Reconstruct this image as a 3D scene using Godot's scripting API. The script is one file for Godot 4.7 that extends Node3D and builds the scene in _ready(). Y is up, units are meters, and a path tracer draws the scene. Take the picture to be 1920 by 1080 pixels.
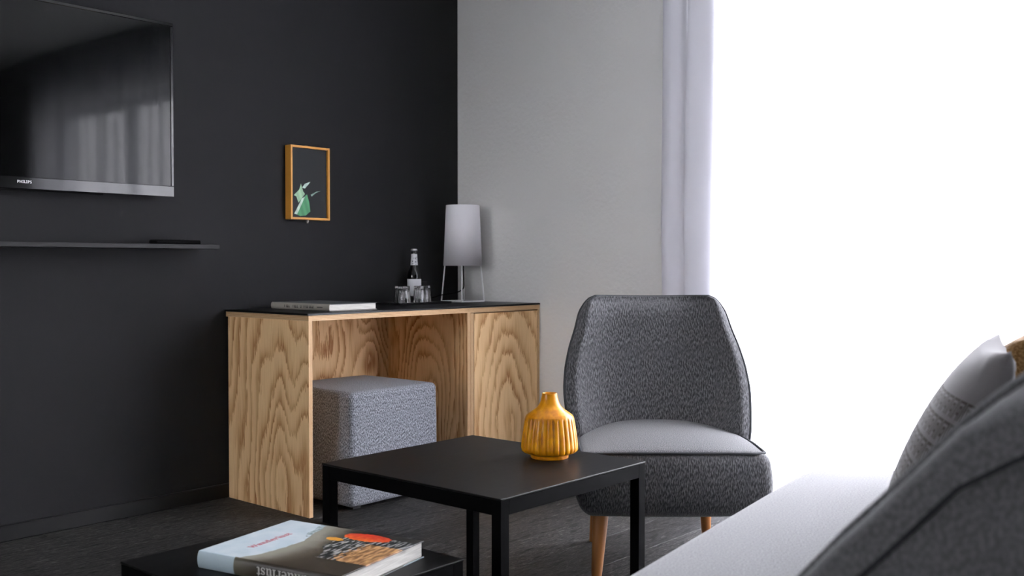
extends Node3D

# ------------------------------------------------------------------ mesh builder
class MB:
	var v := PackedVector3Array()
	var u := PackedVector2Array()
	var g := PackedInt32Array()

	func tri(a: Vector3, b: Vector3, c: Vector3, ua := Vector2.ZERO, ub := Vector2.ZERO, uc := Vector2.ZERO, sg := 0) -> void:
		v.append(a); v.append(b); v.append(c)
		u.append(ua); u.append(ub); u.append(uc)
		g.append(sg)

	func quad(a: Vector3, b: Vector3, c: Vector3, d: Vector3, sg := -1, ua := Vector2(0, 0), ub := Vector2(1, 0), uc := Vector2(1, 1), ud := Vector2(0, 1)) -> void:
		tri(a, b, c, ua, ub, uc, sg)
		tri(a, c, d, ua, uc, ud, sg)

	func grid(p: Array, sg := 0) -> void:
		var rows := p.size()
		for i in rows - 1:
			var r0: PackedVector3Array = p[i]
			var r1: PackedVector3Array = p[i + 1]
			var n := r0.size()
			for j in n - 1:
				var u0 := float(j) / (n - 1)
				var u1 := float(j + 1) / (n - 1)
				var v0 := float(i) / (rows - 1)
				var v1 := float(i + 1) / (rows - 1)
				quad(r0[j], r0[j + 1], r1[j + 1], r1[j], sg, Vector2(u0, v0), Vector2(u1, v0), Vector2(u1, v1), Vector2(u0, v1))

	func box(lo: Vector3, hi: Vector3, c := 0.0) -> void:
		# chamfered box, faces outward
		var m := (lo + hi) * 0.5
		var h := (hi - lo) * 0.5
		c = minf(c, 0.45 * minf(h.x, minf(h.y, h.z)) * 2.0)
		for ax in 3:
			for s in [-1.0, 1.0]:
				var b := (ax + 1) % 3
				var d := (ax + 2) % 3
				var q := []
				for k in [[-1, -1], [1, -1], [1, 1], [-1, 1]]:
					var p := Vector3.ZERO
					p[ax] = s * h[ax]
					p[b] = k[0] * (h[b] - c)
					p[d] = k[1] * (h[d] - c)
					q.append(p)
				_face(q, m)
		if c > 0.0:
			for ax in 3:
				var b := (ax + 1) % 3
				var d := (ax + 2) % 3
				for s in [-1.0, 1.0]:
					for t in [-1.0, 1.0]:
						var p0 := Vector3.ZERO
						var p1 := Vector3.ZERO
						p0[ax] = h[ax] - c; p1[ax] = h[ax] - c
						p0[b] = s * h[b]; p0[d] = t * (h[d] - c)
						p1[b] = s * (h[b] - c); p1[d] = t * h[d]
						var p2 := p1
						var p3 := p0
						p2[ax] = -p2[ax]; p3[ax] = -p3[ax]
						_face([p0, p1, p2, p3], m)
			for sx in [-1.0, 1.0]:
				for sy in [-1.0, 1.0]:
					for sz in [-1.0, 1.0]:
						var a := Vector3(sx * h.x, sy * (h.y - c), sz * (h.z - c))
						var b2 := Vector3(sx * (h.x - c), sy * h.y, sz * (h.z - c))
						var c2 := Vector3(sx * (h.x - c), sy * (h.y - c), sz * h.z)
						if (a - c2).cross(a - b2).dot(a) < 0.0:
							tri(m + a, m + c2, m + b2, Vector2.ZERO, Vector2.ZERO, Vector2.ZERO, -1)
						else:
							tri(m + a, m + b2, m + c2, Vector2.ZERO, Vector2.ZERO, Vector2.ZERO, -1)

	func _face(q: Array, m: Vector3) -> void:
		var a: Vector3 = q[0]
		var b: Vector3 = q[1]
		var c: Vector3 = q[2]
		var d: Vector3 = q[3]
		if (a - c).cross(a - b).dot(a + c) < 0.0:
			quad(m + a, m + d, m + c, m + b, -1, Vector2(0, 0), Vector2(0, 1), Vector2(1, 1), Vector2(1, 0))
		else:
			quad(m + a, m + b, m + c, m + d, -1)

	func volume() -> float:
		var s := 0.0
		for i in range(0, v.size(), 3):
			s += v[i].dot((v[i] - v[i + 2]).cross(v[i] - v[i + 1]))
		return s

	func tube(p: PackedVector3Array, r: float, sides := 8, closed := false, r_end := -1.0) -> void:
		var n := p.size()
		var up := Vector3.UP
		var rings := []
		var t0 := (p[1] - p[0]).normalized()
		if absf(t0.dot(up)) > 0.95:
			up = Vector3.RIGHT
		var nn := (up - t0 * up.dot(t0)).normalized()
		for i in n:
			var t: Vector3
			if closed:
				t = (p[(i + 1) % n] - p[(i - 1 + n) % n]).normalized()
			else:
				t = (p[mini(i + 1, n - 1)] - p[maxi(i - 1, 0)]).normalized()
			nn = (nn - t * nn.dot(t)).normalized()
			var bb := t.cross(nn)
			var rr := r if r_end < 0.0 else lerpf(r, r_end, float(i) / (n - 1))
			var ring := PackedVector3Array()
			for k in sides + 1:
				var a := TAU * k / sides
				ring.append(p[i] + (nn * cos(a) + bb * sin(a)) * rr)
			rings.append(ring)
		if closed:
			# match the first ring by nearest rotation
			var last: PackedVector3Array = rings[n - 1]
			var first: PackedVector3Array = rings[0]
			var best := 0
			var bd := 1e9
			for k in sides:
				var dd := last[0].distance_to(first[k])
				if dd < bd:
					bd = dd; best = k
			var ring := PackedVector3Array()
			for k in sides + 1:
				ring.append(first[(k + best) % sides])
			rings.append(ring)
			grid(rings)
		else:
			grid(rings)
			for e in [0, n - 1]:
				var ring: PackedVector3Array = rings[e]
				for k in sides:
					if e == 0:
						tri(p[e], ring[k + 1], ring[k], Vector2.ZERO, Vector2.ZERO, Vector2.ZERO, -1)
					else:
						tri(p[e], ring[k], ring[k + 1], Vector2.ZERO, Vector2.ZERO, Vector2.ZERO, -1)

	func lathe(prof: Array, segs := 48, at := Vector3.ZERO) -> void:
		var rows := []
		for q in prof:
			var ring := PackedVector3Array()
			for k in segs + 1:
				var a := -TAU * k / segs
				ring.append(at + Vector3(q.x * cos(a), q.y, q.x * sin(a)))
			rows.append(ring)
		grid(rows)

	func rbox(size: Vector3, r: float, mid := 10, rs := 4) -> void:
		var h := size * 0.5
		for ax in 3:
			var b := (ax + 1) % 3
			var d := (ax + 2) % 3
			var cb := _coords(h[b], r, mid, rs)
			var cd := _coords(h[d], r, mid, rs)
			for s in [-1.0, 1.0]:
				var rows := []
				for y in cd:
					var row := PackedVector3Array()
					for x in cb:
						var p := Vector3.ZERO
						p[ax] = s * h[ax]; p[b] = x; p[d] = y
						var inner := p.clamp(-(h - Vector3.ONE * r), h - Vector3.ONE * r)
						var q := inner + (p - inner).normalized() * r
						row.append(q)
					if s < 0.0:
						row.reverse()
					rows.append(row)
				grid(rows)

	func _coords(h: float, r: float, mid: int, rs: int) -> Array:
		var o := []
		for i in rs:
			o.append(-h + r - r * tan(PI / 4 * (1.0 - float(i) / rs)))
		for i in mid + 1:
			o.append(lerpf(-h + r, h - r, float(i) / mid))
		for i in rs:
			o.append(h - r + r * tan(PI / 4 * float(i + 1) / rs))
		return o

	func surface(mat: Material, into: ArrayMesh = null, orient := false, offset := Vector3.ZERO) -> ArrayMesh:
		var flip := orient and volume() < 0.0
		var st := SurfaceTool.new()
		st.begin(Mesh.PRIMITIVE_TRIANGLES)
		st.set_material(mat)
		for i in g.size():
			st.set_smooth_group(g[i] if g[i] >= 0 else 0xFFFFFFFF)
			for k in ([0, 2, 1] if flip else [0, 1, 2]):
				st.set_uv(u[i * 3 + k])
				st.add_vertex(v[i * 3 + k] + offset)
		st.generate_normals()
		st.index()
		return st.commit(into) if into else st.commit()

# ------------------------------------------------------------------ scene helpers
var taken := {}

func numbered(called: String) -> String:
	if not taken.has(called):
		taken[called] = 0
		return called
	taken[called] += 1
	return "%s_%03d" % [called, taken[called]]

func thing(called: String, label: String, category: String, at := Vector3.ZERO, turn := 0.0, group := "") -> Node3D:
	var o := Node3D.new()
	o.name = numbered(called)
	add_child(o)
	o.position = at
	o.rotation.y = turn
	meta(o, label, category, group)
	return o

func meta(o: Node, label: String, category: String, group := "") -> void:
	o.set_meta("label", label)
	o.set_meta("category", category)
	if group:
		o.set_meta("group", group)

func mesh(called: String, m: Mesh, parent: Node, at := Vector3.ZERO, mat: Material = null) -> MeshInstance3D:
	var o := MeshInstance3D.new()
	o.name = called
	o.mesh = m
	if mat:
		o.material_override = mat
	parent.add_child(o, true)
	o.position = at
	return o

func part(called: String, b: MB, mat: Material, parent: Node, orient := false, at := Vector3.ZERO) -> MeshInstance3D:
	return mesh(called, b.surface(mat, null, orient), parent, at)

func struct(called: String, b: MB, mat: Material) -> MeshInstance3D:
	var o := part(called, b, mat, self)
	o.set_meta("kind", "structure")
	return o

func boxpart(called: String, lo: Vector3, hi: Vector3, mat: Material, parent: Node, c := 0.0) -> MeshInstance3D:
	var b := MB.new()
	b.box(lo, hi, c)
	return part(called, b, mat, parent)

func text(called: String, s: String, height: float, mat: Material, parent: Node, at: Vector3, rot: Basis, serif := false) -> MeshInstance3D:
	var t := TextMesh.new()
	var f := SystemFont.new()
	f.font_names = PackedStringArray(["Droid Serif" if serif else "Droid Sans"])
	f.font_weight = 700
	t.font = f
	t.text = s
	t.font_size = 64
	t.pixel_size = height / 64.0
	t.depth = 0.0004
	t.curve_step = 2.0
	t.material = mat
	var o := mesh(called, t, parent)
	o.transform = Transform3D(rot, at)
	return o

# ------------------------------------------------------------------ materials
func flat(c: Color, rough := 0.6, metal := 0.0, spec := 0.5) -> StandardMaterial3D:
	var m := StandardMaterial3D.new()
	m.albedo_color = c
	m.roughness = rough
	m.metallic = metal
	m.metallic_specular = spec
	return m

func ramp(stops: Array) -> Gradient:
	var g := Gradient.new()
	var o := PackedFloat32Array()
	var c := PackedColorArray()
	for s in stops:
		o.append(s[0]); c.append(s[1])
	g.offsets = o
	g.colors = c
	return g

func noise_tex(seed_: int, freq: float, octaves: int, gr: Gradient, size := 512, kind := FastNoiseLite.TYPE_SIMPLEX_SMOOTH, warp := 0.0) -> NoiseTexture2D:
	var n := FastNoiseLite.new()
	n.seed = seed_
	n.noise_type = kind
	n.frequency = freq
	n.fractal_octaves = octaves
	if warp > 0.0:
		n.domain_warp_enabled = true
		n.domain_warp_amplitude = warp
		n.domain_warp_frequency = freq * 0.5
	var t := NoiseTexture2D.new()
	t.width = size
	t.height = size
	t.seamless = true
	t.seamless_blend_skirt = 0.2
	t.noise = n
	t.color_ramp = gr
	return t

func grey(a: float, b := -1.0, c := -1.0) -> Color:
	return Color(a, a if b < 0.0 else b, a if c < 0.0 else c)

# heathered woollen cloth: short vertical flecks
func cloth(seed_: int, dark: Color, light: Color, scale: Vector3, bump := 0.15, sheen := 0.9) -> StandardMaterial3D:
	var m := StandardMaterial3D.new()
	m.albedo_texture = noise_tex(seed_, 0.055, 3, ramp([[0.22, dark], [0.5, dark.lerp(light, 0.5)], [0.78, light]]))
	m.uv1_triplanar = true
	m.uv1_scale = scale
	m.uv1_triplanar_sharpness = 6.0
	m.roughness = 0.95
	m.metallic_specular = 0.25
	m.rim_enabled = true
	m.rim = sheen
	m.rim_tint = 0.2
	m.heightmap_enabled = true
	m.heightmap_texture = noise_tex(seed_ + 7, 0.12, 2, ramp([[0.0, Color.BLACK], [1.0, Color.WHITE]]))
	m.heightmap_scale = bump
	return m

# rotary-cut softwood veneer: growth rings met as contour lines; w, h in metres
func veneer(seed_: int, w: float, h: float, rings: float, arch: Vector4, light: Color, dark: Color, pale := 0.0) -> StandardMaterial3D:
	var tw := int(clampf(w * 900.0, 128, 800))
	var th := int(clampf(h * 900.0, 128, 800))
	var n1 := FastNoiseLite.new()
	n1.seed = seed_; n1.frequency = 1.0; n1.fractal_octaves = 2; n1.noise_type = FastNoiseLite.TYPE_SIMPLEX_SMOOTH
	var n2 := FastNoiseLite.new()
	n2.seed = seed_ + 11; n2.frequency = 1.0; n2.fractal_octaves = 2; n2.noise_type = FastNoiseLite.TYPE_SIMPLEX
	var data := PackedByteArray()
	data.resize(tw * th * 3)
	var k := 0
	for j in th:
		var y := h * (1.0 - (j + 0.5) / th)
		for i in tw:
			var x := w * (i + 0.5) / tw
			var f := n1.get_noise_2d(x * 3.0, y * 0.9) * rings
			f += n1.get_noise_2d(x * 8.0 + 40.0, y * 2.6) * 0.36
			if arch.z > 0.0:
				var dx := (x - arch.x) / arch.z
				var dy := (y - arch.y) / arch.w
				f += 5.0 - sqrt(dx * dx + (dy * dy if dy > 0.0 else dy * dy * 0.06)) * 4.0
			f += n2.get_noise_2d(x * 150.0, y * 6.0) * 0.16
			f += n2.get_noise_2d(x * 60.0, y * 5.0) * 0.10
			var s := f - floorf(f)
			var d := pow(s, 3.2 + 2.5 * n1.get_noise_2d(x * 4.0 + 70.0, y * 1.5)) * (1.0 - smoothstep(0.94, 1.0, s))
			d = clampf(d * 1.05, 0.0, 1.0)
			d *= 0.72 + 0.5 * n1.get_noise_2d(x * 5.0 + 9.0, y * 2.0 + 7.0)
			d += 0.10 * n2.get_noise_2d(x * 300.0, y * 4.0) + 0.05
			d = clampf(d - pale, 0.0, 1.0)
			data[k] = int(255.0 * lerpf(light.r, dark.r, d))
			data[k + 1] = int(255.0 * lerpf(light.g, dark.g, d))
			data[k + 2] = int(255.0 * lerpf(light.b, dark.b, d))
			k += 3
	var m := StandardMaterial3D.new()
	m.albedo_texture = ImageTexture.create_from_image(Image.create_from_data(tw, th, false, Image.FORMAT_RGB8, data))
	m.roughness = 0.55
	m.metallic_specular = 0.35
	return m

func print_mat(img: Image, rough := 0.45) -> StandardMaterial3D:
	var m := StandardMaterial3D.new()
	m.albedo_texture = ImageTexture.create_from_image(img)
	m.roughness = rough
	m.texture_repeat = false
	return m

# sheet of plywood: two veneer faces across `axis`, ply edges round it; grain runs up (or along x for a lying sheet)
func panel(called: String, lo: Vector3, hi: Vector3, axis: int, face: Material, edge: Material, parent: Node) -> MeshInstance3D:
	var b := MB.new()
	b.box(lo, hi, 0.0)
	var fb := MB.new()
	var eb := MB.new()
	for t in b.g.size():
		var p := [b.v[t * 3], b.v[t * 3 + 1], b.v[t * 3 + 2]]
		var nn: Vector3 = (p[0] - p[2]).cross(p[0] - p[1]).normalized()
		var uv := []
		for q in p:
			var r: Vector3 = (q - lo) / (hi - lo)
			if absf(nn[axis]) > 0.5:
				if axis == 0:
					uv.append(Vector2(r.z, 1.0 - r.y))
				elif axis == 1:
					uv.append(Vector2(r.z, r.x))
				else:
					uv.append(Vector2(r.x, 1.0 - r.y))
			else:
				var a2 := 0
				for k in 3:
					if k != axis and absf(nn[k]) < 0.5:
						a2 = k
				uv.append(Vector2((q[a2] - lo[a2]) * 2.0, r[axis]))
		if absf(nn[axis]) > 0.5:
			fb.tri(p[0], p[1], p[2], uv[0], uv[1], uv[2], -1)
		else:
			eb.tri(p[0], p[1], p[2], uv[0], uv[1], uv[2], -1)
	var am := fb.surface(face)
	am = eb.surface(edge, am)
	return mesh(called, am, parent)

func catmull(p: Array, per := 8) -> PackedVector2Array:
	var o := PackedVector2Array()
	for i in p.size() - 1:
		var p0: Vector2 = p[maxi(i - 1, 0)]
		var p1: Vector2 = p[i]
		var p2: Vector2 = p[i + 1]
		var p3: Vector2 = p[mini(i + 2, p.size() - 1)]
		for k in per:
			o.append(p1.cubic_interpolate(p2, p0, p3, float(k) / per))
	o.append(p[p.size() - 1])
	return o

func curve_at(p: Array, x: float) -> float:
	if x <= p[0].x:
		return p[0].y
	for i in p.size() - 1:
		if x <= p[i + 1].x:
			var t: float = (x - p[i].x) / (p[i + 1].x - p[i].x)
			var y0: float = p[maxi(i - 1, 0)].y
			var y3: float = p[mini(i + 2, p.size() - 1)].y
			return lerpf(cubic_interpolate(p[i].y, p[i + 1].y, y0, y3, t), lerpf(p[i].y, p[i + 1].y, t), 0.4)
	return p[p.size() - 1].y

# ------------------------------------------------------------------ shared materials
var M := {}

func _ready() -> void:
	# ---- camera
	var cam := Camera3D.new()
	cam.name = "camera"
	add_child(cam)
	cam.position = Vector3(-3.6418, 0.932, 3.5095)
	cam.rotation = Vector3(-0.0240, -0.8571, 0.0)
	var lens := CameraAttributesPhysical.new()
	lens.frustum_focal_length = 42.361
	lens.frustum_focus_distance = 3.1
	lens.exposure_aperture = 6.5
	cam.attributes = lens
	cam.fov = 31.634
	cam.current = true
	# ---- daylight: an even overcast sky
	var sky := ProceduralSkyMaterial.new()
	sky.sky_top_color = Color(0.965, 0.97, 1.0)
	sky.sky_horizon_color = Color(0.975, 0.975, 1.0)
	sky.ground_bottom_color = Color(0.72, 0.73, 0.75)
	sky.ground_horizon_color = Color(0.80, 0.81, 0.83)
	sky.energy_multiplier = 12.0
	var env := Environment.new()
	env.background_mode = Environment.BG_SKY
	env.sky = Sky.new()
	env.sky.sky_material = sky
	env.tonemap_mode = Environment.TONE_MAPPER_LINEAR
	env.tonemap_exposure = 2.8
	env.sdfgi_enabled = true
	env.ssao_enabled = true
	env.ssil_enabled = true
	var we := WorldEnvironment.new()
	we.name = "environment"
	we.environment = env
	add_child(we)

	materials()
	room()
	window()
	curtains()
	desk()
	ottoman()
	coffee_table(Vector3(-1.714, 0, 1.746), Vector3(0.5675, 0.42, 0.6158), "taller black metal nesting coffee table carrying the yellow vase")
	coffee_table(Vector3(-2.342, 0, 1.776), Vector3(0.484, 0.31, 0.53), "lower black nesting coffee table with the travel book on it")
	chair()
	sofa()
	cushions()
	television()
	wall_shelf()
	picture()
	lamp()
	tray_set()
	desk_book()
	travel_book()
	vase()

func materials() -> void:
	M.black = flat(Color(0.055, 0.055, 0.058), 0.42, 0.0, 0.4)
	M.black_metal = flat(Color(0.035, 0.035, 0.038), 0.6, 0.0, 0.12)
	M.chair_cloth = cloth(3, Color(0.20, 0.20, 0.208), Color(0.46, 0.46, 0.47), Vector3(8, 2.2, 8), 0.05, 0.5)
	M.ottoman_cloth = cloth(21, Color(0.26, 0.268, 0.285), Color(0.66, 0.67, 0.70), Vector3(7.5, 3.4, 7.5), 0.06, 0.2)
	M.sofa_cloth = cloth(33, Color(0.44, 0.44, 0.45), Color(0.58, 0.58, 0.592), Vector3(7, 5, 7), 0.05, 0.8)
	M.piping = flat(Color(0.28, 0.285, 0.295), 0.9, 0.0, 0.25)
	M.leg_wood = flat(Color(0.62, 0.40, 0.20), 0.45)
	M.white = flat(Color(0.86, 0.86, 0.86), 0.5)
	# ply edges: pale and brown layers across the thickness
	var e := Image.create(64, 32, false, Image.FORMAT_RGB8)
	var rng := RandomNumberGenerator.new()
	rng.seed = 5
	for y in 32:
		var layer := int(y / 4.6)
		for x in 64:
			var c := Color(0.86, 0.73, 0.56) if layer % 2 == 0 else Color(0.76, 0.60, 0.42)
			c = c.lerp(Color(0.5, 0.34, 0.2), 0.18 * rng.randf() + (0.35 if rng.randf() < 0.03 else 0.0))
			e.set_pixel(x, y, c)
	M.ply_edge = StandardMaterial3D.new()
	M.ply_edge.albedo_texture = ImageTexture.create_from_image(e)
	M.ply_edge.roughness = 0.6

# ------------------------------------------------------------------ room
func room() -> void:
	# painted plaster with a fine roughcast relief
	var grain := noise_tex(51, 0.03, 4, ramp([[0.0, Color.BLACK], [1.0, Color.WHITE]]), 512)
	var pale := flat(Color(0.90, 0.895, 0.885), 0.9, 0.0, 0.2)
	pale.uv1_triplanar = true
	pale.uv1_world_triplanar = true
	pale.uv1_scale = Vector3.ONE * 2.2
	pale.heightmap_enabled = true
	pale.heightmap_texture = grain
	pale.heightmap_scale = 0.10
	var dark := flat(Color(0.142, 0.141, 0.147), 0.75, 0.0, 0.3)
	dark.uv1_triplanar = true
	dark.uv1_world_triplanar = true
	dark.uv1_scale = Vector3.ONE * 2.5
	dark.heightmap_enabled = true
	dark.heightmap_texture = grain
	dark.heightmap_scale = 0.03
	var white := flat(Color(0.93, 0.93, 0.92), 0.9, 0.0, 0.2)
	var b := MB.new()
	b.box(Vector3(-6.2, -0.3, -0.25), Vector3(0.0, 2.5, 0.0))
	struct("wall_back", b, dark)
	b = MB.new()
	b.box(Vector3(0.0, -0.3, -0.25), Vector3(0.3, 2.5, 1.48))
	b.box(Vector3(0.0, 2.14, 1.48), Vector3(0.3, 2.5, 4.70))
	b.box(Vector3(0.0, -0.3, 4.70), Vector3(0.3, 2.5, 5.85))
	b.box(Vector3(0.0, -0.3, 1.48), Vector3(0.3, 0.0, 4.70))
	struct("wall_right", b, pale)
	b = MB.new()
	b.box(Vector3(-6.2, -0.3, 5.6), Vector3(0.0, 2.5, 5.85))
	struct("wall_front", b, dark)
	b = MB.new()
	b.box(Vector3(-6.45, -0.3, -0.25), Vector3(-6.2, 2.5, 0.25))
	b.box(Vector3(-6.45, -0.3, 1.20), Vector3(-6.2, 2.5, 5.85))
	b.box(Vector3(-6.45, -0.3, 0.25), Vector3(-6.2, 1.05, 1.20))
	b.box(Vector3(-6.45, 1.95, 0.25), Vector3(-6.2, 2.5, 1.20))
	struct("wall_left", b, pale)
	b = MB.new()
	b.box(Vector3(-5.0, 0.0, 1.28), Vector3(-4.88, 2.5, 5.6))
	struct("wall_added_blocker", b, flat(Color(0.66, 0.655, 0.65), 0.9, 0.0, 0.2))  # added partition out of view, keeps the casement light off the sofa wing
	b = MB.new()
	b.box(Vector3(-6.45, 2.5, -0.25), Vector3(0.3, 2.75, 5.85))
	struct("ceiling", b, white)
	# baseboards
	b = MB.new()
	b.box(Vector3(-6.2, 0.0, 0.0), Vector3(-0.002, 0.056, 0.014), 0.003)
	struct("baseboard_back", b, flat(Color(0.075, 0.075, 0.078), 0.5, 0.0, 0.4))
	b = MB.new()
	b.box(Vector3(-0.014, 0.0, 0.55), Vector3(0.0, 0.056, 1.48), 0.003)
	struct("baseboard_right", b, flat(Color(0.075, 0.075, 0.078), 0.5, 0.0, 0.4))
	floor_planks()

func floor_planks() -> void:
	var base := MB.new()
	base.box(Vector3(-6.2, -0.3, 0.0), Vector3(0.0, -0.012, 5.6))
	var slab := struct("floor", base, flat(Color(0.05, 0.05, 0.05), 0.9))
	var mats := []
	for k in 3:
		var m := StandardMaterial3D.new()
		var t := 0.62 + 0.08 * k
		m.albedo_texture = noise_tex(70 + k, 0.022, 5, ramp([[0.2, Color(0.05, 0.049, 0.048) * t], [0.42, Color(0.26, 0.252, 0.248) * t], [0.5, Color(0.48, 0.47, 0.46) * t], [0.545, Color(0.06, 0.059, 0.057) * t], [0.60, Color(0.34, 0.33, 0.325) * t], [0.72, Color(0.16, 0.157, 0.154) * t], [0.85, Color(0.52, 0.51, 0.50) * t]]), 1024, FastNoiseLite.TYPE_SIMPLEX_SMOOTH, 26.0)
		m.uv1_scale = Vector3(0.5, 2.4, 1)
		m.roughness = 0.52
		m.metallic_specular = 0.28
		m.heightmap_enabled = true
		m.heightmap_texture = noise_tex(80 + k, 0.03, 4, ramp([[0.0, Color.BLACK], [1.0, Color.WHITE]]), 512, FastNoiseLite.TYPE_SIMPLEX_SMOOTH, 20.0)
		m.heightmap_scale = 0.10
		mats.append(m)
	var w := 0.187
	var full := 1.376
	var rng := RandomNumberGenerator.new()
	rng.seed = 12
	var cache := {}
	var row := 0
	var z := 0.0
	while z < 5.6 - 0.01:
		var z1 := minf(z + w, 5.6)
		var x: float = -6.2 - full * [0.0, 0.4, 0.75, 0.2, 0.6][row % 5]
		while x < -0.01:
			var x0 := maxf(x, -6.2)
			var x1 := minf(x + full, 0.0)
			if x1 - x0 > 0.02:
				var v := rng.randi_range(0, 5)
				var key := "%.3f %.3f %d" % [x1 - x0, z1 - z, v]
				if not cache.has(key):
					cache[key] = plank_mesh(x1 - x0, z1 - z, v, mats[v % 3])
				mesh("plank", cache[key], slab, Vector3((x0 + x1) / 2, -0.012, (z + z1) / 2))
			x += full
		z += w
		row += 1

func plank_mesh(lx: float, lz: float, v: int, mat: Material) -> ArrayMesh:
	var b := MB.new()
	b.box(Vector3(-lx / 2 + 0.0004, 0.0, -lz / 2 + 0.0004), Vector3(lx / 2 - 0.0004, 0.012, lz / 2 - 0.0004), 0.0005)
	for i in b.v.size():
		b.u[i] = Vector2(b.v[i].x + v * 0.37, b.v[i].z + v * 0.213)
	return b.surface(mat)

func window() -> void:
	# glazed balcony door: frame, mullions and panes in the right wall
	var root := Node3D.new()
	root.name = "window_1"
	add_child(root)
	root.set_meta("kind", "structure")
	var fm := flat(Color(0.62, 0.63, 0.65), 0.5)
	var z0 := 1.48
	var z1 := 4.70
	var top := 2.14
	var b := MB.new()
	b.box(Vector3(0.14, 0.0, z0), Vector3(0.21, top, z0 + 0.07), 0.004)
	b.box(Vector3(0.14, 0.0, z1 - 0.07), Vector3(0.21, top, z1), 0.004)
	b.box(Vector3(0.14, top - 0.07, z0 + 0.07), Vector3(0.21, top, z1 - 0.07), 0.004)
	b.box(Vector3(0.14, 0.0, z0 + 0.07), Vector3(0.21, 0.06, z1 - 0.07), 0.004)
	part("window_frame", b, fm, root)
	var glass := StandardMaterial3D.new()
	glass.transparency = BaseMaterial3D.TRANSPARENCY_ALPHA
	glass.albedo_color = Color(1, 1, 1, 0.03)
	glass.roughness = 0.0
	var n := 3
	var span := (z1 - z0 - 0.14) / n
	for k in n:
		var a := z0 + 0.07 + span * k
		if k > 0:
			boxpart("mullion", Vector3(0.14, 0.06, a - 0.04), Vector3(0.21, top - 0.07, a + 0.04), fm, root, 0.004)
		boxpart("pane", Vector3(0.172, 0.06, a + (0.04 if k > 0 else 0.0)), Vector3(0.178, top - 0.07, a + span - (0.04 if k < n - 1 else 0.0)), glass, root)

	# small casement out of view, placed to light faces turned from the main window
	root = Node3D.new()
	root.name = "window_2"
	add_child(root)
	root.set_meta("kind", "structure")
	b = MB.new()
	b.box(Vector3(-6.36, 1.05, 0.25), Vector3(-6.30, 1.95, 0.29), 0.004)
	b.box(Vector3(-6.36, 1.05, 1.16), Vector3(-6.30, 1.95, 1.20), 0.004)
	b.box(Vector3(-6.36, 1.91, 0.29), Vector3(-6.30, 1.95, 1.16), 0.004)
	b.box(Vector3(-6.36, 1.05, 0.29), Vector3(-6.30, 1.09, 1.16), 0.004)
	part("window_frame", b, fm, root)
	boxpart("pane", Vector3(-6.333, 1.09, 0.29), Vector3(-6.327, 1.91, 1.16), glass, root)

func curtains() -> void:
	var sheer := StandardMaterial3D.new()
	sheer.albedo_color = Color(0.95, 0.945, 0.975, 0.62)
	sheer.transparency = BaseMaterial3D.TRANSPARENCY_ALPHA
	sheer.roughness = 0.9
	sheer.metallic_specular = 0.2
	sheer.backlight_enabled = true
	sheer.backlight = Color(0.95, 0.95, 0.97)
	sheer.cull_mode = BaseMaterial3D.CULL_DISABLED
	var rng := RandomNumberGenerator.new()
	rng.seed = 8
	# thick drape pushed aside against the wall: plan as (z, x)
	var thick := flat(Color(0.93, 0.925, 0.96), 0.9, 0.0, 0.2)
	thick.backlight_enabled = true
	thick.backlight = Color(0.05, 0.05, 0.053)
	thick.cull_mode = BaseMaterial3D.CULL_DISABLED
	var d := [Vector2(1.228, -0.030), Vector2(1.241, -0.075), Vector2(1.282, -0.10), Vector2(1.333, -0.095), Vector2(1.378, -0.112), Vector2(1.387, -0.060), Vector2(1.369, -0.055), Vector2(1.374, -0.120), Vector2(1.423, -0.130), Vector2(1.487, -0.115), Vector2(1.510, -0.07), Vector2(1.499, -0.035)]
	drape("window_drape", d, thick, "thick white drape pushed aside between grey wall and bright window", 0.0)
	# plan of the near sheer panel
	var a := []
	var z := 1.515
	var k := 0
	while z < 2.44:
		a.append(Vector2(z, -0.10 + (0.035 if k % 2 == 0 else -0.03) * rng.randf_range(0.5, 1.2)))
		z += rng.randf_range(0.045, 0.075)
		k += 1
	drape("sheer_curtain", a, sheer, "white sheer curtain across bright window next to the thick drape", 0.0)
	var c := []
	z = 2.47
	while z < 4.70:
		c.append(Vector2(z, -0.095 + (0.04 if k % 2 == 0 else -0.04) * rng.randf_range(0.5, 1.2)))
		z += rng.randf_range(0.025, 0.04) if z < 2.60 else rng.randf_range(0.05, 0.10)
		k += 1
	drape("sheer_curtain", c, sheer, "white sheer curtain hanging behind the sofa and its cushions", 0.0)
	var rail := thing("curtain_rail", "white curtain rail fixed to ceiling above the window", "curtain rail", Vector3(-0.1, 2.47, 3.2))
	boxpart("track", Vector3(-0.03, 0.0, -2.05), Vector3(0.03, 0.029, 1.6), M.white, rail, 0.003)

func drape(called: String, plan: Array, mat: Material, label: String, shift: float) -> void:
	var p := catmull(plan, 6)
	var b := MB.new()
	var rows := []
	var hs := [0.02, 0.3, 0.7, 1.1, 1.5, 1.9, 2.2, 2.47]
	for i in hs.size():
		var h: float = hs[i]
		var row := PackedVector3Array()
		for j in p.size():
			var sway := 0.006 * sin(h * 2.3 + j * 0.21) + 0.004 * sin(h * 4.1 + j * 0.13)
			var squeeze := lerpf(1.0, 0.82, smoothstep(1.2, 2.47, h))
			row.append(Vector3(-0.095 + (p[j].y + 0.095) * squeeze + sway + shift, h, p[j].x + sway * 0.7))
		rows.append(row)
	b.grid(rows)
	var o := part(called, b, mat, self)
	o.name = numbered(called)
	meta(o, label, "curtain", "sheer window curtains")

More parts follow.
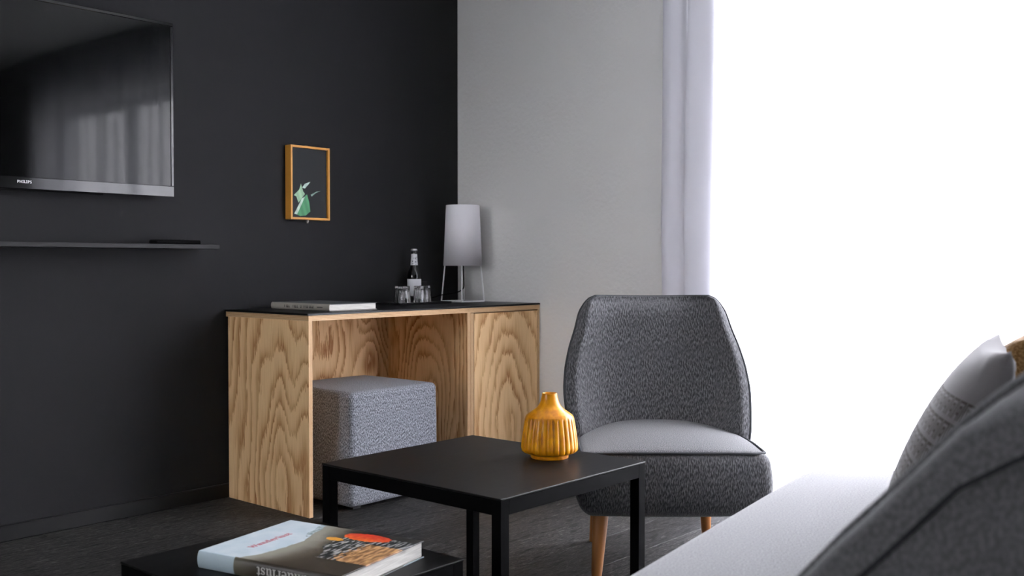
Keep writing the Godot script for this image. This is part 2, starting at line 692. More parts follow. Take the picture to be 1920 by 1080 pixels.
# ------------------------------------------------------------------ desk and cupboard
func desk() -> void:
	var li := Color(0.95, 0.81, 0.61)
	var dk := Color(0.62, 0.385, 0.20)
	var d := thing("writing_desk", "plywood writing desk with thin black top against the dark wall", "desk", Vector3(0, 0, 0))
	var side := veneer(103, 0.52, 0.72, 2.0, Vector4(0.36, 0.10, 0.22, 0.55), li, dk)
	var back := veneer(131, 0.83, 0.72, 6.0, Vector4(0.2, 0.2, 0, 0), li, dk)
	var inner := veneer(164, 0.50, 0.72, 3.0, Vector4(0.25, 0.25, 0.16, 0.5), li, dk)
	var top := veneer(177, 0.52, 1.33, 3.0, Vector4(0, 0, 0, 0), li, dk)
	panel("side_panel", Vector3(-1.330, 0.0, 0.015), Vector3(-1.3135, 0.722, 0.527), 0, side, M.ply_edge, d)
	panel("divider_panel", Vector3(-0.4875, 0.0, 0.026), Vector3(-0.4685, 0.722, 0.5265), 0, inner, M.ply_edge, d)
	panel("back_panel", Vector3(-1.3135, 0.06, 0.015), Vector3(-0.4685, 0.722, 0.026), 2, back, M.ply_edge, d)
	panel("top_board", Vector3(-1.330, 0.722, 0.001), Vector3(-0.002, 0.742, 0.527), 1, top, M.ply_edge, d)
	boxpart("black_surface", Vector3(-1.337, 0.742, 0.001), Vector3(-0.002, 0.75, 0.530), M.black, d, 0.001)
	var c := thing("cupboard", "small plywood cupboard with arched grain door under the desk top", "cupboard", Vector3(0, 0, 0))
	var door := veneer(215, 0.42, 0.70, 0.9, Vector4(0.25, 0.22, 0.21, 0.52), li, dk)
	panel("side_panel", Vector3(-0.466, 0.0, 0.015), Vector3(-0.448, 0.721, 0.526), 0, inner, M.ply_edge, c)
	panel("side_panel", Vector3(-0.018, 0.0, 0.015), Vector3(-0.003, 0.721, 0.527), 0, side, M.ply_edge, c)
	panel("back_panel", Vector3(-0.448, 0.0, 0.015), Vector3(-0.018, 0.721, 0.026), 2, back, M.ply_edge, c)
	panel("bottom_board", Vector3(-0.448, 0.0, 0.026), Vector3(-0.018, 0.018, 0.505), 1, top, M.ply_edge, c)
	panel("rail", Vector3(-0.448, 0.703, 0.44), Vector3(-0.018, 0.721, 0.506), 1, top, M.ply_edge, c)
	panel("door", Vector3(-0.4455, 0.004, 0.5095), Vector3(-0.0205, 0.716, 0.5265), 2, door, M.ply_edge, c)

func ottoman() -> void:
	var o := thing("cube_ottoman", "grey fabric cube stool pushed under the plywood desk", "ottoman", Vector3(-0.953, 0, 0.36))
	var b := MB.new()
	b.rbox(Vector3(0.455, 0.435, 0.45), 0.022, 10, 4)
	for i in b.v.size():
		var p := b.v[i]
		var q := p
		q.y += 0.010 * (1.0 - pow(p.x / 0.2275, 2)) * (1.0 - pow(p.z / 0.225, 2)) * (1.0 if p.y > 0.0 else 0.0)
		q.x *= 1.0 + 0.012 * cos(p.y / 0.2175 * PI / 2)
		q.z *= 1.0 + 0.012 * cos(p.y / 0.2175 * PI / 2)
		b.v[i] = q
	part("cover", b, M.ottoman_cloth, o, true, Vector3(0, 0.2325, 0))
	# seam round the top
	var s := PackedVector3Array()
	var h := Vector2(0.2235, 0.221)
	for c in [[1, 1, 0], [-1, 1, 1], [-1, -1, 2], [1, -1, 3]]:
		for k in 5:
			var a: float = PI / 2 * (c[2] + k / 4.0)
			s.append(Vector3(c[0] * (h.x - 0.016) + cos(a) * 0.0185, 0.4305, c[1] * (h.y - 0.016) + sin(a) * 0.0185))
	b = MB.new()
	b.tube(s, 0.0028, 6, true)
	part("seam", b, M.ottoman_cloth, o, true)
	for x in [-1, 1]:
		for z in [-1, 1]:
			boxpart("foot", Vector3(x * 0.17 - 0.02, 0, z * 0.17 - 0.02), Vector3(x * 0.17 + 0.02, 0.02, z * 0.17 + 0.02), M.black, o, 0.002)

func coffee_table(at: Vector3, s: Vector3, label: String) -> void:
	var t := thing("coffee_table", label, "table", at, 0.0, "nesting coffee tables")
	var h := s * 0.5
	var top := StandardMaterial3D.new()
	top.albedo_texture = noise_tex(301, 0.02, 4, ramp([[0.2, Color(0.05, 0.05, 0.051)], [0.8, Color(0.10, 0.099, 0.097)]]), 512)
	top.uv1_triplanar = true
	top.uv1_scale = Vector3(0.8, 3, 6)
	top.roughness = 0.42
	top.metallic_specular = 0.26
	boxpart("tabletop", Vector3(-h.x, s.y - 0.005, -h.z), Vector3(h.x, s.y, h.z), top, t, 0.0015)
	var w := 0.028
	var dr := 0.034
	var y1 := s.y - 0.0052
	var i := 0.0015
	for x in [-1.0, 1.0]:
		boxpart("rail", Vector3(x * (h.x - i - w / 2) - w / 2, y1 - dr, -h.z + i + w), Vector3(x * (h.x - i - w / 2) + w / 2, y1, h.z - i - w), M.black_metal, t, 0.0008)
	for z in [-1.0, 1.0]:
		boxpart("rail", Vector3(-h.x + i + w, y1 - dr, z * (h.z - i - w / 2) - w / 2), Vector3(h.x - i - w, y1, z * (h.z - i - w / 2) + w / 2), M.black_metal, t, 0.0008)
	for x in [-1.0, 1.0]:
		for z in [-1.0, 1.0]:
			var c := Vector3(x * (h.x - i - w / 2), 0, z * (h.z - i - w / 2))
			boxpart("leg", c + Vector3(-w / 2, 0.0, -w / 2), c + Vector3(w / 2, y1, w / 2), M.black_metal, t, 0.0008)

# ------------------------------------------------------------------ armchair
func seat_form(p: Vector3) -> Vector3:
	var q := p
	# narrower towards the back, domed top, bulging front
	var tz := (p.z + 0.27) / 0.54
	q.x *= lerpf(0.90, 1.0, smoothstep(0.0, 0.75, tz))
	var dome := (1.0 - pow(absf(p.x) / 0.273, 2.5)) * (1.0 - pow(clampf((p.z - 0.02) / 0.26, 0, 1), 2.2))
	if p.y > 0.0:
		q.y += 0.032 * maxf(dome, 0.0) * (p.y / 0.09)
	var belly := cos(clampf(p.y / 0.095, -1, 1) * PI / 2)
	q.z += 0.016 * belly * smoothstep(0.1, 0.27, p.z)
	q.x += signf(p.x) * 0.010 * belly * smoothstep(0.2, 0.27, absf(p.x))
	# front rim bows a little forward in the middle
	q.z += 0.018 * (1.0 - pow(p.x / 0.273, 2)) * smoothstep(0.15, 0.27, p.z)
	# lower corners rounder than the upper ones
	if p.y < 0.0:
		var k := smoothstep(0.0, 0.095, -p.y)
		q.x *= 1.0 - 0.055 * k * k
		q.z -= 0.012 * k * k * smoothstep(0.1, 0.27, p.z)
	return q

func shell(sx: float, h: float, th: float) -> Vector3:
	var wid := [Vector2(0.235, 0.2244), Vector2(0.33, 0.2502), Vector2(0.40, 0.2645), Vector2(0.46, 0.2731), Vector2(0.53, 0.2789), Vector2(0.60, 0.2731), Vector2(0.66, 0.2598), Vector2(0.72, 0.2407), Vector2(0.775, 0.2274), Vector2(0.805, 0.2136), Vector2(0.818, 0.2019), Vector2(0.8245, 0.1842)]
	# th: 0 front face, 1 back face
	var w := curve_at(wid, h)
	var up := (h - 0.40) / 0.42
	var wrap := lerpf(0.185, 0.07, clampf(up, 0, 1))
	var zc := -0.165 - 0.085 * up - 0.01 * sin(clampf(up, 0, 1) * PI)
	var bend := wrap * pow(absf(sx), 3.4)
	var edge := pow(absf(sx), 3.6)
	var topr := smoothstep(0.73, 0.8245, h)
	var thick := 0.088 * sqrt(maxf(0.0, 1.0 - 0.80 * edge)) * sqrt(maxf(0.03, 1.0 - topr * topr * 0.93))
	var puff := 0.016 * (1.0 - sx * sx) * sin(clampf((h - 0.4) / 0.42, 0, 1) * PI)
	var x := sx * w * (1.0 - 0.02 * th * 0.0)
	var sag := -0.004 * (1.0 - sx * sx) * topr
	var slope := wrap * 3.4 * pow(absf(sx), 2.4) * signf(sx) / 0.30
	var nrm := Vector3(-slope, 0, 1).normalized()
	var mid := Vector3(x, h + sag, zc - 0.03 + bend)
	if th < 0.5:
		return mid + nrm * (thick * 0.5 + puff)
	return mid - nrm * thick * 0.5

func chair() -> void:
	var fw := Vector3(0.756, 0, -0.6546)
	var rt := Vector3(0.6546, 0, 0.756)
	var at := Vector3(-3.6418, 0, 3.5095) + fw * 3.15 + rt * 0.463
	var c := thing("lounge_chair", "grey fabric armless lounge chair with tapered wooden legs by the window", "chair", at, deg_to_rad(-49.1))
	# seat: z front = +0.28
	var b := MB.new()
	b.rbox(Vector3(0.546, 0.186, 0.54), 0.030, 14, 5)
	for i in b.v.size():
		b.v[i] = seat_form(b.v[i])
	var seat := part("seat", b, M.chair_cloth, c, true, Vector3(0, 0.298, 0))
	# piping round the seat rim
	var s := PackedVector3Array()
	for k in 41:
		var t := lerpf(-1.0, 1.0, k / 40.0)
		var x: float
		var z: float
		if absf(t) < 0.6:
			x = t / 0.6 * 0.252
			z = 0.257
		else:
			var e := (absf(t) - 0.6) / 0.4
			x = signf(t) * 0.262
			z = lerpf(0.240, -0.06, e)
		s.append(seat_form(Vector3(x, 0.0865, z)) + Vector3(0, 0.3015, 0.004 if absf(t) < 0.6 else 0.0))
	b = MB.new()
	b.tube(s, 0.0042, 8)
	part("piping", b, M.piping, c, true)
	# backrest: curved shell
	var nh := 34
	var nw := 30
	b = MB.new()
	var front := []
	var rear := []
	for j in nh + 1:
		var q := float(j) / nh
		var h := lerpf(0.235, 0.8245, 1.0 - pow(1.0 - q, 1.5))
		var r0 := PackedVector3Array()
		var r1 := PackedVector3Array()
		for i in nw + 1:
			var sx := lerpf(-1.0, 1.0, float(i) / nw)
			sx = sin(sx * PI / 2) * 0.6 + sx * 0.4
			r0.append(shell(sx, h, 0.0))
			r1.append(shell(sx, h, 1.0))
		front.append(r0)
		rear.append(r1)
	b.grid(front)
	for r in rear:
		r.reverse()
	b.grid(rear)
	for e in [0, nw]:
		var rows := []
		for j in nh + 1:
			var f: Vector3 = front[j][e]
			var k: Vector3 = rear[j][nw - e]
			var out := Vector3((1.0 if e > 0 else -1.0) * 0.005, 0, 0)
			var m0 := f.lerp(k, 0.5) + out
			rows.append(PackedVector3Array([k, k.lerp(f, 0.25) + out * 0.75, m0, k.lerp(f, 0.75) + out * 0.75, f] if e == 0 else [f, f.lerp(k, 0.25) + out * 0.75, m0, f.lerp(k, 0.75) + out * 0.75, k]))
		b.grid(rows)
	for j in [0, nh]:
		var rows := []
		var r0: PackedVector3Array = front[j]
		var r1: PackedVector3Array = rear[j].duplicate()
		r1.reverse()
		if j == 0:
			rows = [r1, r0]
		else:
			rows = [r0, r1]
		b.grid(rows)
	var bk := part("backrest", b, M.chair_cloth, c, true)
	# piping along the rear edge of the shell
	s = PackedVector3Array()
	for j in nh + 1:
		s.append(rear[j][nw])
	var e2: PackedVector3Array = rear[nh]
	for i in range(nw - 1, 0, -1):
		s.append(e2[i])
	for j in range(nh, -1, -1):
		s.append(rear[j][0])
	b = MB.new()
	b.tube(s, 0.0042, 8)
	part("piping", b, M.piping, bk, true)
	# tapered legs
	for l in [[-0.205, 0.215, -0.222, 0.245], [0.205, 0.215, 0.222, 0.245], [-0.175, -0.20, -0.19, -0.245], [0.175, -0.20, 0.19, -0.245]]:
		b = MB.new()
		var p := PackedVector3Array()
		for k in 7:
			var t := k / 6.0
			p.append(Vector3(lerpf(l[0], l[2], t), lerpf(0.222, 0.0, t), lerpf(l[1], l[3], t)))
		b.tube(p, 0.0245, 20, false, 0.0135)
		part("leg", b, M.leg_wood, c, true)

# ------------------------------------------------------------------ sofa
var sofa_at := Vector3(-2.855, 0, 2.677)
var sofa_turn := 0.1482

func sofa() -> void:
	# local x runs along the sofa away from the camera, local z towards its back
	var o := thing("sofa", "grey fabric sofa with curved wing backrest facing the television wall", "sofa", sofa_at, sofa_turn)
	var b := MB.new()
	b.rbox(Vector3(1.70, 0.215, 0.70), 0.045, 22, 5)
	var rr := 0.17
	for i in b.v.size():
		var p := b.v[i]
		var q := p
		if p.y > 0.0:
			q.y += 0.016 * (1.0 - pow(p.x / 0.85, 4)) * (1.0 - pow(p.z / 0.35, 4))
		# front corners rounded in plan
		var cx := (absf(p.x) - (0.85 - rr)) / rr
		var cz := (-p.z - (0.35 - rr)) / rr
		if cx > 0.0 and cz > 0.0:
			q.x = signf(p.x) * (0.85 - rr + rr * cx * sqrt(1.0 - cz * cz / 2.0))
			q.z = -(0.35 - rr + rr * cz * sqrt(1.0 - cx * cx / 2.0))
		b.v[i] = q
	part("seat", b, M.sofa_cloth, o, true, Vector3(0.85, 0.322, 0.322))
	# backrest: wing, rounded corner, back, rounded corner, wing
	var top := [Vector2(0.14, 0.34), Vector2(0.22, 0.40), Vector2(0.32, 0.50), Vector2(0.448, 0.655), Vector2(0.529, 0.747), Vector2(0.61, 0.834), Vector2(0.65, 0.862), Vector2(0.70, 0.878)]
	var plan := []
	var le := 1.705
	for k in 15:
		plan.append([Vector2(-0.005, lerpf(0.14, 0.58, k / 14.0)), Vector2(-1, 0)])
	for k in range(1, 9):
		var a := PI / 2 * k / 8.0
		plan.append([Vector2(0.105 - 0.11 * cos(a), 0.58 + 0.11 * sin(a)), Vector2(-cos(a), sin(a))])
	for k in range(1, 10):
		plan.append([Vector2(lerpf(0.105, le - 0.11, k / 10.0), 0.69), Vector2(0, 1)])
	for k in range(0, 8):
		var a := PI / 2 * k / 8.0
		plan.append([Vector2(le - 0.11 + 0.11 * sin(a), 0.58 + 0.11 * cos(a)), Vector2(sin(a), cos(a))])
	for k in 15:
		plan.append([Vector2(le, lerpf(0.58, 0.14, k / 14.0)), Vector2(1, 0)])
	var rows := []
	var rim := PackedVector3Array()
	var seam := PackedVector3Array()
	for q in plan:
		var p: Vector2 = q[0]
		var n: Vector2 = q[1]
		var h := curve_at(top, p.y)
		var th := 0.085 * clampf((p.y - 0.10) / 0.2, 0.45, 1.0)
		var row := PackedVector3Array()
		var lean := Vector3(n.x, 0, n.y)
		var mid := Vector3(p.x, 0, p.y)
		for y in [0.20, 0.26, 0.32, 0.36]:
			var yy := minf(y, h - 0.03)
			row.append(mid + lean * (-th * 0.5 + 0.05 * (yy - 0.4)) + Vector3(0, yy, 0))
		for k in range(1, 5):
			var yy := lerpf(minf(0.36, h - 0.03), h - 0.03, k / 4.0)
			row.append(mid + lean * (-th * 0.5 + 0.05 * (yy - 0.4)) + Vector3(0, yy, 0))
		for k in range(1, 6):
			var a := PI / 2 * k / 6.0
			row.append(mid + lean * (-cos(a) * th * 0.5 + 0.05 * (h - 0.4)) + Vector3(0, h - 0.03 + 0.03 * sin(a), 0))
		row.append(mid + lean * (th * 0.28 + 0.05 * (h - 0.4)) + Vector3(0, h, 0))
		row.append(mid + lean * (th * 0.45 + 0.05 * (h - 0.4)) + Vector3(0, h - 0.006, 0))
		rim.append(mid + lean * (-th * 0.12 + 0.05 * (h - 0.4)) + Vector3(0, h + 0.0015, 0))
		seam.append(mid + lean * (th * 0.5 + 0.0015 + 0.05 * (h - 0.045 - 0.4)) + Vector3(0, h - 0.045, 0))
		for k in range(0, 6):
			var yy := lerpf(h - 0.014, 0.20, k / 5.0)
			row.append(mid + lean * (th * 0.5 + 0.05 * (yy - 0.4)) + Vector3(0, yy, 0))
		rows.append(row)
	b = MB.new()
	b.grid(rows)
	for e in [0, rows.size() - 1]:
		var r: PackedVector3Array = rows[e]
		var m := Vector3.ZERO
		for p in r:
			m += p
		m /= r.size()
		for i in r.size():
			if e == 0:
				b.tri(m, r[(i + 1) % r.size()], r[i])
			else:
				b.tri(m, r[i], r[(i + 1) % r.size()])
	var back := part("backrest", b, M.sofa_cloth, o, true)
	b = MB.new()
	b.tube(rim, 0.0042, 8)
	part("piping", b, M.sofa_cloth, back, true)
	b = MB.new()
	b.tube(seam, 0.002, 6)
	part("seam", b, M.piping, back, true)
	for x in [0.14, 1.50]:
		for z in [0.12, 0.58]:
			b = MB.new()
			var p := PackedVector3Array()
			for k in 5:
				p.append(Vector3(x, 0.22 * (1.0 - k / 4.0), z))
			b.tube(p, 0.024, 16, false, 0.014)
			part("leg", b, M.leg_wood, o, true)

func pillow(called: String, size: float, thick: float, mat: Material, label: String, local: Transform3D, group: String) -> void:
	var o := MeshInstance3D.new()
	var b := MB.new()
	var n := 26
	for side in [1.0, -1.0]:
		var rows := []
		for j in n + 1:
			var v := lerpf(-1.0, 1.0, float(j) / n)
			v = sin(v * PI / 2) * 0.5 + v * 0.5
			var row := PackedVector3Array()
			for i in n + 1:
				var u := lerpf(-1.0, 1.0, float(i) / n)
				u = sin(u * PI / 2) * 0.5 + u * 0.5
				var x := u * (1.0 - 0.085 * (1.0 - v * v)) * size / 2
				var y := v * (1.0 - 0.085 * (1.0 - u * u)) * size / 2
				var t := pow(maxf(0.0, (1.0 - u * u) * (1.0 - v * v)), 0.42) * thick / 2
				# creases running in from the corners
				var cr := sin((u - v) * 17.0) * smoothstep(0.55, 0.95, maxf(absf(u), absf(v))) * smoothstep(0.5, 0.9, absf(u * v)) * 0.006
				t += cr * minf(1.0, (1.0 - u * u) * (1.0 - v * v) * 12.0)
				row.append(Vector3(x, y, side * t))
			rows.append(row)
		for j in n:
			for i in n:
				var uv := []
				for q in [[i, j], [i + 1, j], [i + 1, j + 1], [i, j + 1]]:
					var uu := lerpf(-1.0, 1.0, float(q[0]) / n)
					var vv := lerpf(-1.0, 1.0, float(q[1]) / n)
					uu = sin(uu * PI / 2) * 0.5 + uu * 0.5
					vv = sin(vv * PI / 2) * 0.5 + vv * 0.5
					uv.append(Vector2(asin(uu) / PI + 0.5, 0.5 - asin(vv) / PI))
				var c := [rows[j][i], rows[j][i + 1], rows[j + 1][i + 1], rows[j + 1][i]]
				if side > 0.0:
					b.quad(c[0], c[1], c[2], c[3], 0, uv[0], uv[1], uv[2], uv[3])
				else:
					b.quad(c[0], c[3], c[2], c[1], 0, uv[0], uv[3], uv[2], uv[1])
	o.name = numbered(called)
	o.mesh = b.surface(mat, null, true)
	add_child(o)
	o.transform = Transform3D(Basis(Vector3.UP, sofa_turn), sofa_at) * local
	meta(o, label, "cushion", group)

func cushions() -> void:
	# key-pattern print
	var n := 1024
	var img := Image.create(n, n, false, Image.FORMAT_RGB8)
	var base := Color(0.55, 0.535, 0.54)
	var ink := Color(0.34, 0.31, 0.295)
	img.fill(base)
	var cell := 64
	var y := 330
	var r := 0
	while y < n - cell:
		var x := 24 + (32 if r % 2 else 0)
		while x < n - 24 - cell:
			for q in [[0, 0, 58, 8], [0, 0, 8, 58], [50, 0, 8, 58], [16, 16, 26, 8], [16, 16, 8, 42], [34, 16, 8, 28], [24, 36, 10, 8]]:
				img.fill_rect(Rect2i(x + q[0], y + q[1], q[2], q[3]), ink)
			x += cell
		y += cell + 6
		r += 1
	var rng := RandomNumberGenerator.new()
	rng.seed = 77
	for j in n:
		for i in n:
			var c := img.get_pixel(i, j)
			img.set_pixel(i, j, c * (0.93 + 0.12 * rng.randf()))
	var key := print_mat(img, 0.95)
	key.rim_enabled = true
	key.rim = 0.3
	pillow("patterned_cushion", 0.395, 0.115, key, "grey cushion with a brown Greek key print on the sofa", Transform3D(Basis.from_euler(Vector3(deg_to_rad(25), deg_to_rad(9), 0)), Vector3(0.84, 0.632, 0.425)), "sofa cushions")
	var tan_ := cloth(91, Color(0.50, 0.37, 0.22), Color(0.64, 0.50, 0.33), Vector3(5, 5, 5), 0.08, 0.2)
	pillow("tan_cushion", 0.36, 0.14, tan_, "plain tan cushion on the sofa beyond the patterned one", Transform3D(Basis.from_euler(Vector3(deg_to_rad(19), 0, 0)), Vector3(1.35, 0.624, 0.446)), "sofa cushions")

# ------------------------------------------------------------------ things on the wall
func television() -> void:
	var x0 := -2.745
	var x1 := -1.594
	var y0 := 1.180
	var y1 := 1.8235
	var t := thing("television", "large flat black television mounted on the dark wall", "television", Vector3((x0 + x1) / 2, y0, 0))
	var w := (x1 - x0) / 2
	var h := y1 - y0
	var gloss := flat(Color(0.02, 0.02, 0.022), 0.08, 0.0, 0.4)
	boxpart("housing", Vector3(-w + 0.004, 0.004, 0.030), Vector3(w - 0.004, h - 0.004, 0.062), M.black_metal, t, 0.006)
	boxpart("mount", Vector3(-0.2, 0.15, 0.001), Vector3(0.2, 0.45, 0.030), M.black_metal, t, 0.003)
	var b := MB.new()
	b.box(Vector3(-w, 0, 0.056), Vector3(w, 0.040, 0.070), 0.0015)
	b.box(Vector3(-w, h - 0.012, 0.056), Vector3(w, h, 0.070), 0.0015)
	b.box(Vector3(-w, 0.040, 0.056), Vector3(-w + 0.012, h - 0.012, 0.070), 0.0015)
	b.box(Vector3(w - 0.012, 0.040, 0.056), Vector3(w, h - 0.012, 0.070), 0.0015)
	part("bezel", b, gloss, t)
	boxpart("screen", Vector3(-w + 0.012, 0.040, 0.058), Vector3(w - 0.012, h - 0.012, 0.0675), flat(Color(0.008, 0.008, 0.009), 0.05, 0.0, 0.28), t)
	boxpart("sensor_strip", Vector3(-0.10, -0.006, 0.058), Vector3(0.30, 0.0, 0.068), M.black_metal, t, 0.001)
	text("brand_lettering", "PHILIPS", 0.013, flat(Color(0.8, 0.8, 0.8), 0.4), t, Vector3(0.026, 0.024, 0.0702), Basis.IDENTITY)

func wall_shelf() -> void:
	var s := thing("wall_shelf", "narrow dark floating shelf below the television", "shelf", Vector3(-2.2, 0.987, 0))
	boxpart("board", Vector3(-0.75, 0.0, 0.0), Vector3(0.746, 0.0165, 0.15), flat(Color(0.118, 0.118, 0.124), 0.6, 0.0, 0.4), s, 0.001)
	var r := thing("remote_control", "slim black remote control lying on the floating shelf", "remote control", Vector3(-1.60, 1.0035, 0.085), 0.06)
	var b := MB.new()
	b.box(Vector3(-0.096, 0.0, -0.024), Vector3(0.096, 0.016, 0.024), 0.004)
	part("casing", b, M.black_metal, r)
	var rub := flat(Color(0.09, 0.09, 0.09), 0.7)
	for i in 9:
		for j in 3:
			boxpart("button", Vector3(-0.082 + i * 0.018, 0.016, -0.015 + j * 0.012), Vector3(-0.072 + i * 0.018, 0.0172, -0.008 + j * 0.012), rub, r)

func picture() -> void:
	var x0 := -1.0407
	var x1 := -0.8355
	var y0 := 1.1175
	var y1 := 1.4272
	var p := thing("framed_picture", "small picture of a pale green leaf in deep golden wooden frame", "picture", Vector3((x0 + x1) / 2, y0, 0))
	var w := (x1 - x0) / 2
	var h := y1 - y0
	var gold := flat(Color(0.86, 0.60, 0.24), 0.4)
	var f := 0.009
	var d0 := 0.002
	var d1 := 0.041
	boxpart("frame_side", Vector3(-w, 0, d0), Vector3(-w + f, h, d1), gold, p, 0.0008)
	boxpart("frame_side", Vector3(w - f, 0, d0), Vector3(w, h, d1), gold, p, 0.0008)
	boxpart("frame_side", Vector3(-w + f, 0, d0), Vector3(w - f, f, d1), gold, p, 0.0008)
	boxpart("frame_side", Vector3(-w + f, h - f, d0), Vector3(w - f, h, d1), gold, p, 0.0008)
	# print: a lit green leaf in the dark
	var iw := 256
	var ih := 396
	var img := Image.create(iw, ih, false, Image.FORMAT_RGB8)
	var polys := [
		[PackedVector2Array([Vector2(0.10, 0.95), Vector2(0.27, 0.74), Vector2(0.44, 0.66), Vector2(0.50, 0.78), Vector2(0.53, 0.91), Vector2(0.40, 0.97), Vector2(0.24, 0.98)]), Color(0.36, 0.66, 0.46)],
		[PackedVector2Array([Vector2(0.08, 0.95), Vector2(0.30, 0.72), Vector2(0.38, 0.70), Vector2(0.16, 0.96)]), Color(0.86, 0.95, 0.88)],
		[PackedVector2Array([Vector2(0.07, 0.685), Vector2(0.22, 0.60), Vector2(0.27, 0.51), Vector2(0.33, 0.62), Vector2(0.38, 0.66), Vector2(0.27, 0.74), Vector2(0.20, 0.79), Vector2(0.14, 0.70)]), Color(0.70, 0.86, 0.70)],
		[PackedVector2Array([Vector2(0.30, 0.57), Vector2(0.38, 0.51), Vector2(0.54, 0.475), Vector2(0.46, 0.53), Vector2(0.38, 0.58)]), Color(0.80, 0.90, 0.84)],
		[PackedVector2Array([Vector2(0.54, 0.665), Vector2(0.70, 0.615), Vector2(0.84, 0.60), Vector2(0.70, 0.63), Vector2(0.57, 0.69)]), Color(0.66, 0.78, 0.72)],
	]
	var rng := RandomNumberGenerator.new()
	rng.seed = 31
	for j in ih:
		for i in iw:
			var q := Vector2((i + 0.5) / iw, (j + 0.5) / ih)
			var c := Color(0.062, 0.078, 0.088)
			for s in polys:
				if Geometry2D.is_point_in_polygon(q, s[0]):
					c = s[1] * (0.94 + 0.06 * sin(q.x * 40.0 - q.y * 22.0)) * rng.randf_range(0.94, 1.0)
			img.set_pixel(i, j, c)
	var b := MB.new()
	var zf := 0.030
	b.quad(Vector3(-w + f, f, zf), Vector3(-w + f, h - f, zf), Vector3(w - f, h - f, zf), Vector3(w - f, f, zf), -1, Vector2(0, 1), Vector2(0, 0), Vector2(1, 0), Vector2(1, 1))
	b.quad(Vector3(-w + f, f, 0.02), Vector3(w - f, f, 0.02), Vector3(w - f, h - f, 0.02), Vector3(-w + f, h - f, 0.02))
	part("print", b, print_mat(img, 0.7), p)
	var steel := flat(Color(0.75, 0.72, 0.68), 0.35, 0.8)
	b = MB.new()
	b.tube(PackedVector3Array([Vector3(-0.012, h, 0.012), Vector3(-0.008, h + 0.004, 0.012), Vector3(0.008, h + 0.004, 0.012), Vector3(0.012, h, 0.012)]), 0.002, 8)
	part("hanger", b, flat(Color(0.6, 0.4, 0.16), 0.4), p, true)
	b = MB.new()
	b.lathe([Vector2(0, -0.014), Vector2(0.004, -0.0135), Vector2(0.0042, -0.009), Vector2(0.0065, -0.006), Vector2(0.0065, 0.0), Vector2(0, 0.0)], 16, Vector3(-0.004, 0, 0.022))
	part("clasp", b, steel, p, true)

# ------------------------------------------------------------------ things on the desk
func lamp() -> void:
	var l := thing("table_lamp", "white table lamp with tapered shade on thin wire legs in corner", "lamp", Vector3(-0.128, 0.75, 0.156))
	var wire := flat(Color(0.95, 0.95, 0.95), 0.4)
	var ang := 0.8571 - PI / 2
	var a := []
	var rb := 0.102
	var rs := 0.083
	for k in 4:
		var t := ang + k * PI / 2
		a.append(Vector3(cos(t), 0, sin(t)))
	for k in 4:
		var b := MB.new()
		b.tube(PackedVector3Array([a[k] * rb + Vector3(0, 0.003, 0), a[k] * rs + Vector3(0, 0.20, 0)]), 0.0032, 8)
		part("leg", b, wire, l, true)
		b = MB.new()
		b.tube(PackedVector3Array([a[k] * rb + Vector3(0, 0.003, 0), a[(k + 1) % 4] * rb + Vector3(0, 0.003, 0)]), 0.003, 8)
		part("base_bar", b, wire, l, true)
	var b := MB.new()
	b.lathe([Vector2(0.0925, 0.172), Vector2(0.080, 0.459), Vector2(0.0785, 0.4595), Vector2(0.0775, 0.458), Vector2(0.090, 0.173), Vector2(0.0925, 0.172)], 64)
	var sh := flat(Color(0.97, 0.96, 0.98), 0.85)
	sh.backlight_enabled = true
	sh.backlight = Color(0.3, 0.3, 0.3)
	part("lamp_shade", b, sh, l, true)
	for k in 4:
		b = MB.new()
		b.tube(PackedVector3Array([a[k] * 0.082 + Vector3(0, 0.22, 0), a[k] * 0.02 + Vector3(0, 0.235, 0)]), 0.0018, 6)
		part("shade_arm", b, wire, l, true)
	b = MB.new()
	b.lathe([Vector2(0, 0.225), Vector2(0.02, 0.225), Vector2(0.02, 0.28), Vector2(0, 0.28)], 24)
	part("socket", b, wire, l, true)
	b = MB.new()
	b.lathe([Vector2(0, 0.281), Vector2(0.013, 0.285), Vector2(0.028, 0.315), Vector2(0.028, 0.335), Vector2(0.016, 0.355), Vector2(0, 0.36)], 24)
	part("bulb", b, flat(Color(0.9, 0.9, 0.88), 0.3), l, true)
	# cord: hangs from the socket, over the desk to the outlet
	var c := Curve3D.new()
	var w := l.position
	c.add_point(Vector3(0, 0.225, 0))
	c.add_point(Vector3(0.004, 0.075, 0.004), Vector3(0, 0.06, 0), Vector3(-0.004, -0.03, -0.004))
	c.add_point(Vector3(-0.06, 0.036, -0.055), Vector3(0.03, 0.006, 0.03), Vector3(-0.03, -0.006, -0.03))
	c.add_point(Vector3(-0.115, 0.020, -0.095), Vector3(0.02, 0.004, 0.02), Vector3(-0.02, -0.01, -0.01))
	c.add_point(Vector3(-0.13, 0.05, -0.138), Vector3(0, -0.02, 0.01), Vector3.ZERO)
	b = MB.new()
	b.tube(c.tessellate(4, 4.0), 0.0028, 8)
	part("cord", b, M.black_metal, l, true)
	# outlet on the wall
	var o := thing("wall_socket", "black socket plate on dark wall behind the lamp", "socket", Vector3(-0.262, 0.765, 0))
	boxpart("plate", Vector3(-0.042, 0, 0), Vector3(0.04, 0.082, 0.010), flat(Color(0.03, 0.03, 0.03), 0.6), o, 0.002)
	b = MB.new()
	b.lathe([Vector2(0, 0), Vector2(0.02, 0), Vector2(0.02, 0.004), Vector2(0, 0.004)], 24)
	var pl := part("insert", b, M.black_metal, o, true, Vector3(0, 0.041, 0.010))
	pl.rotation.x = PI / 2

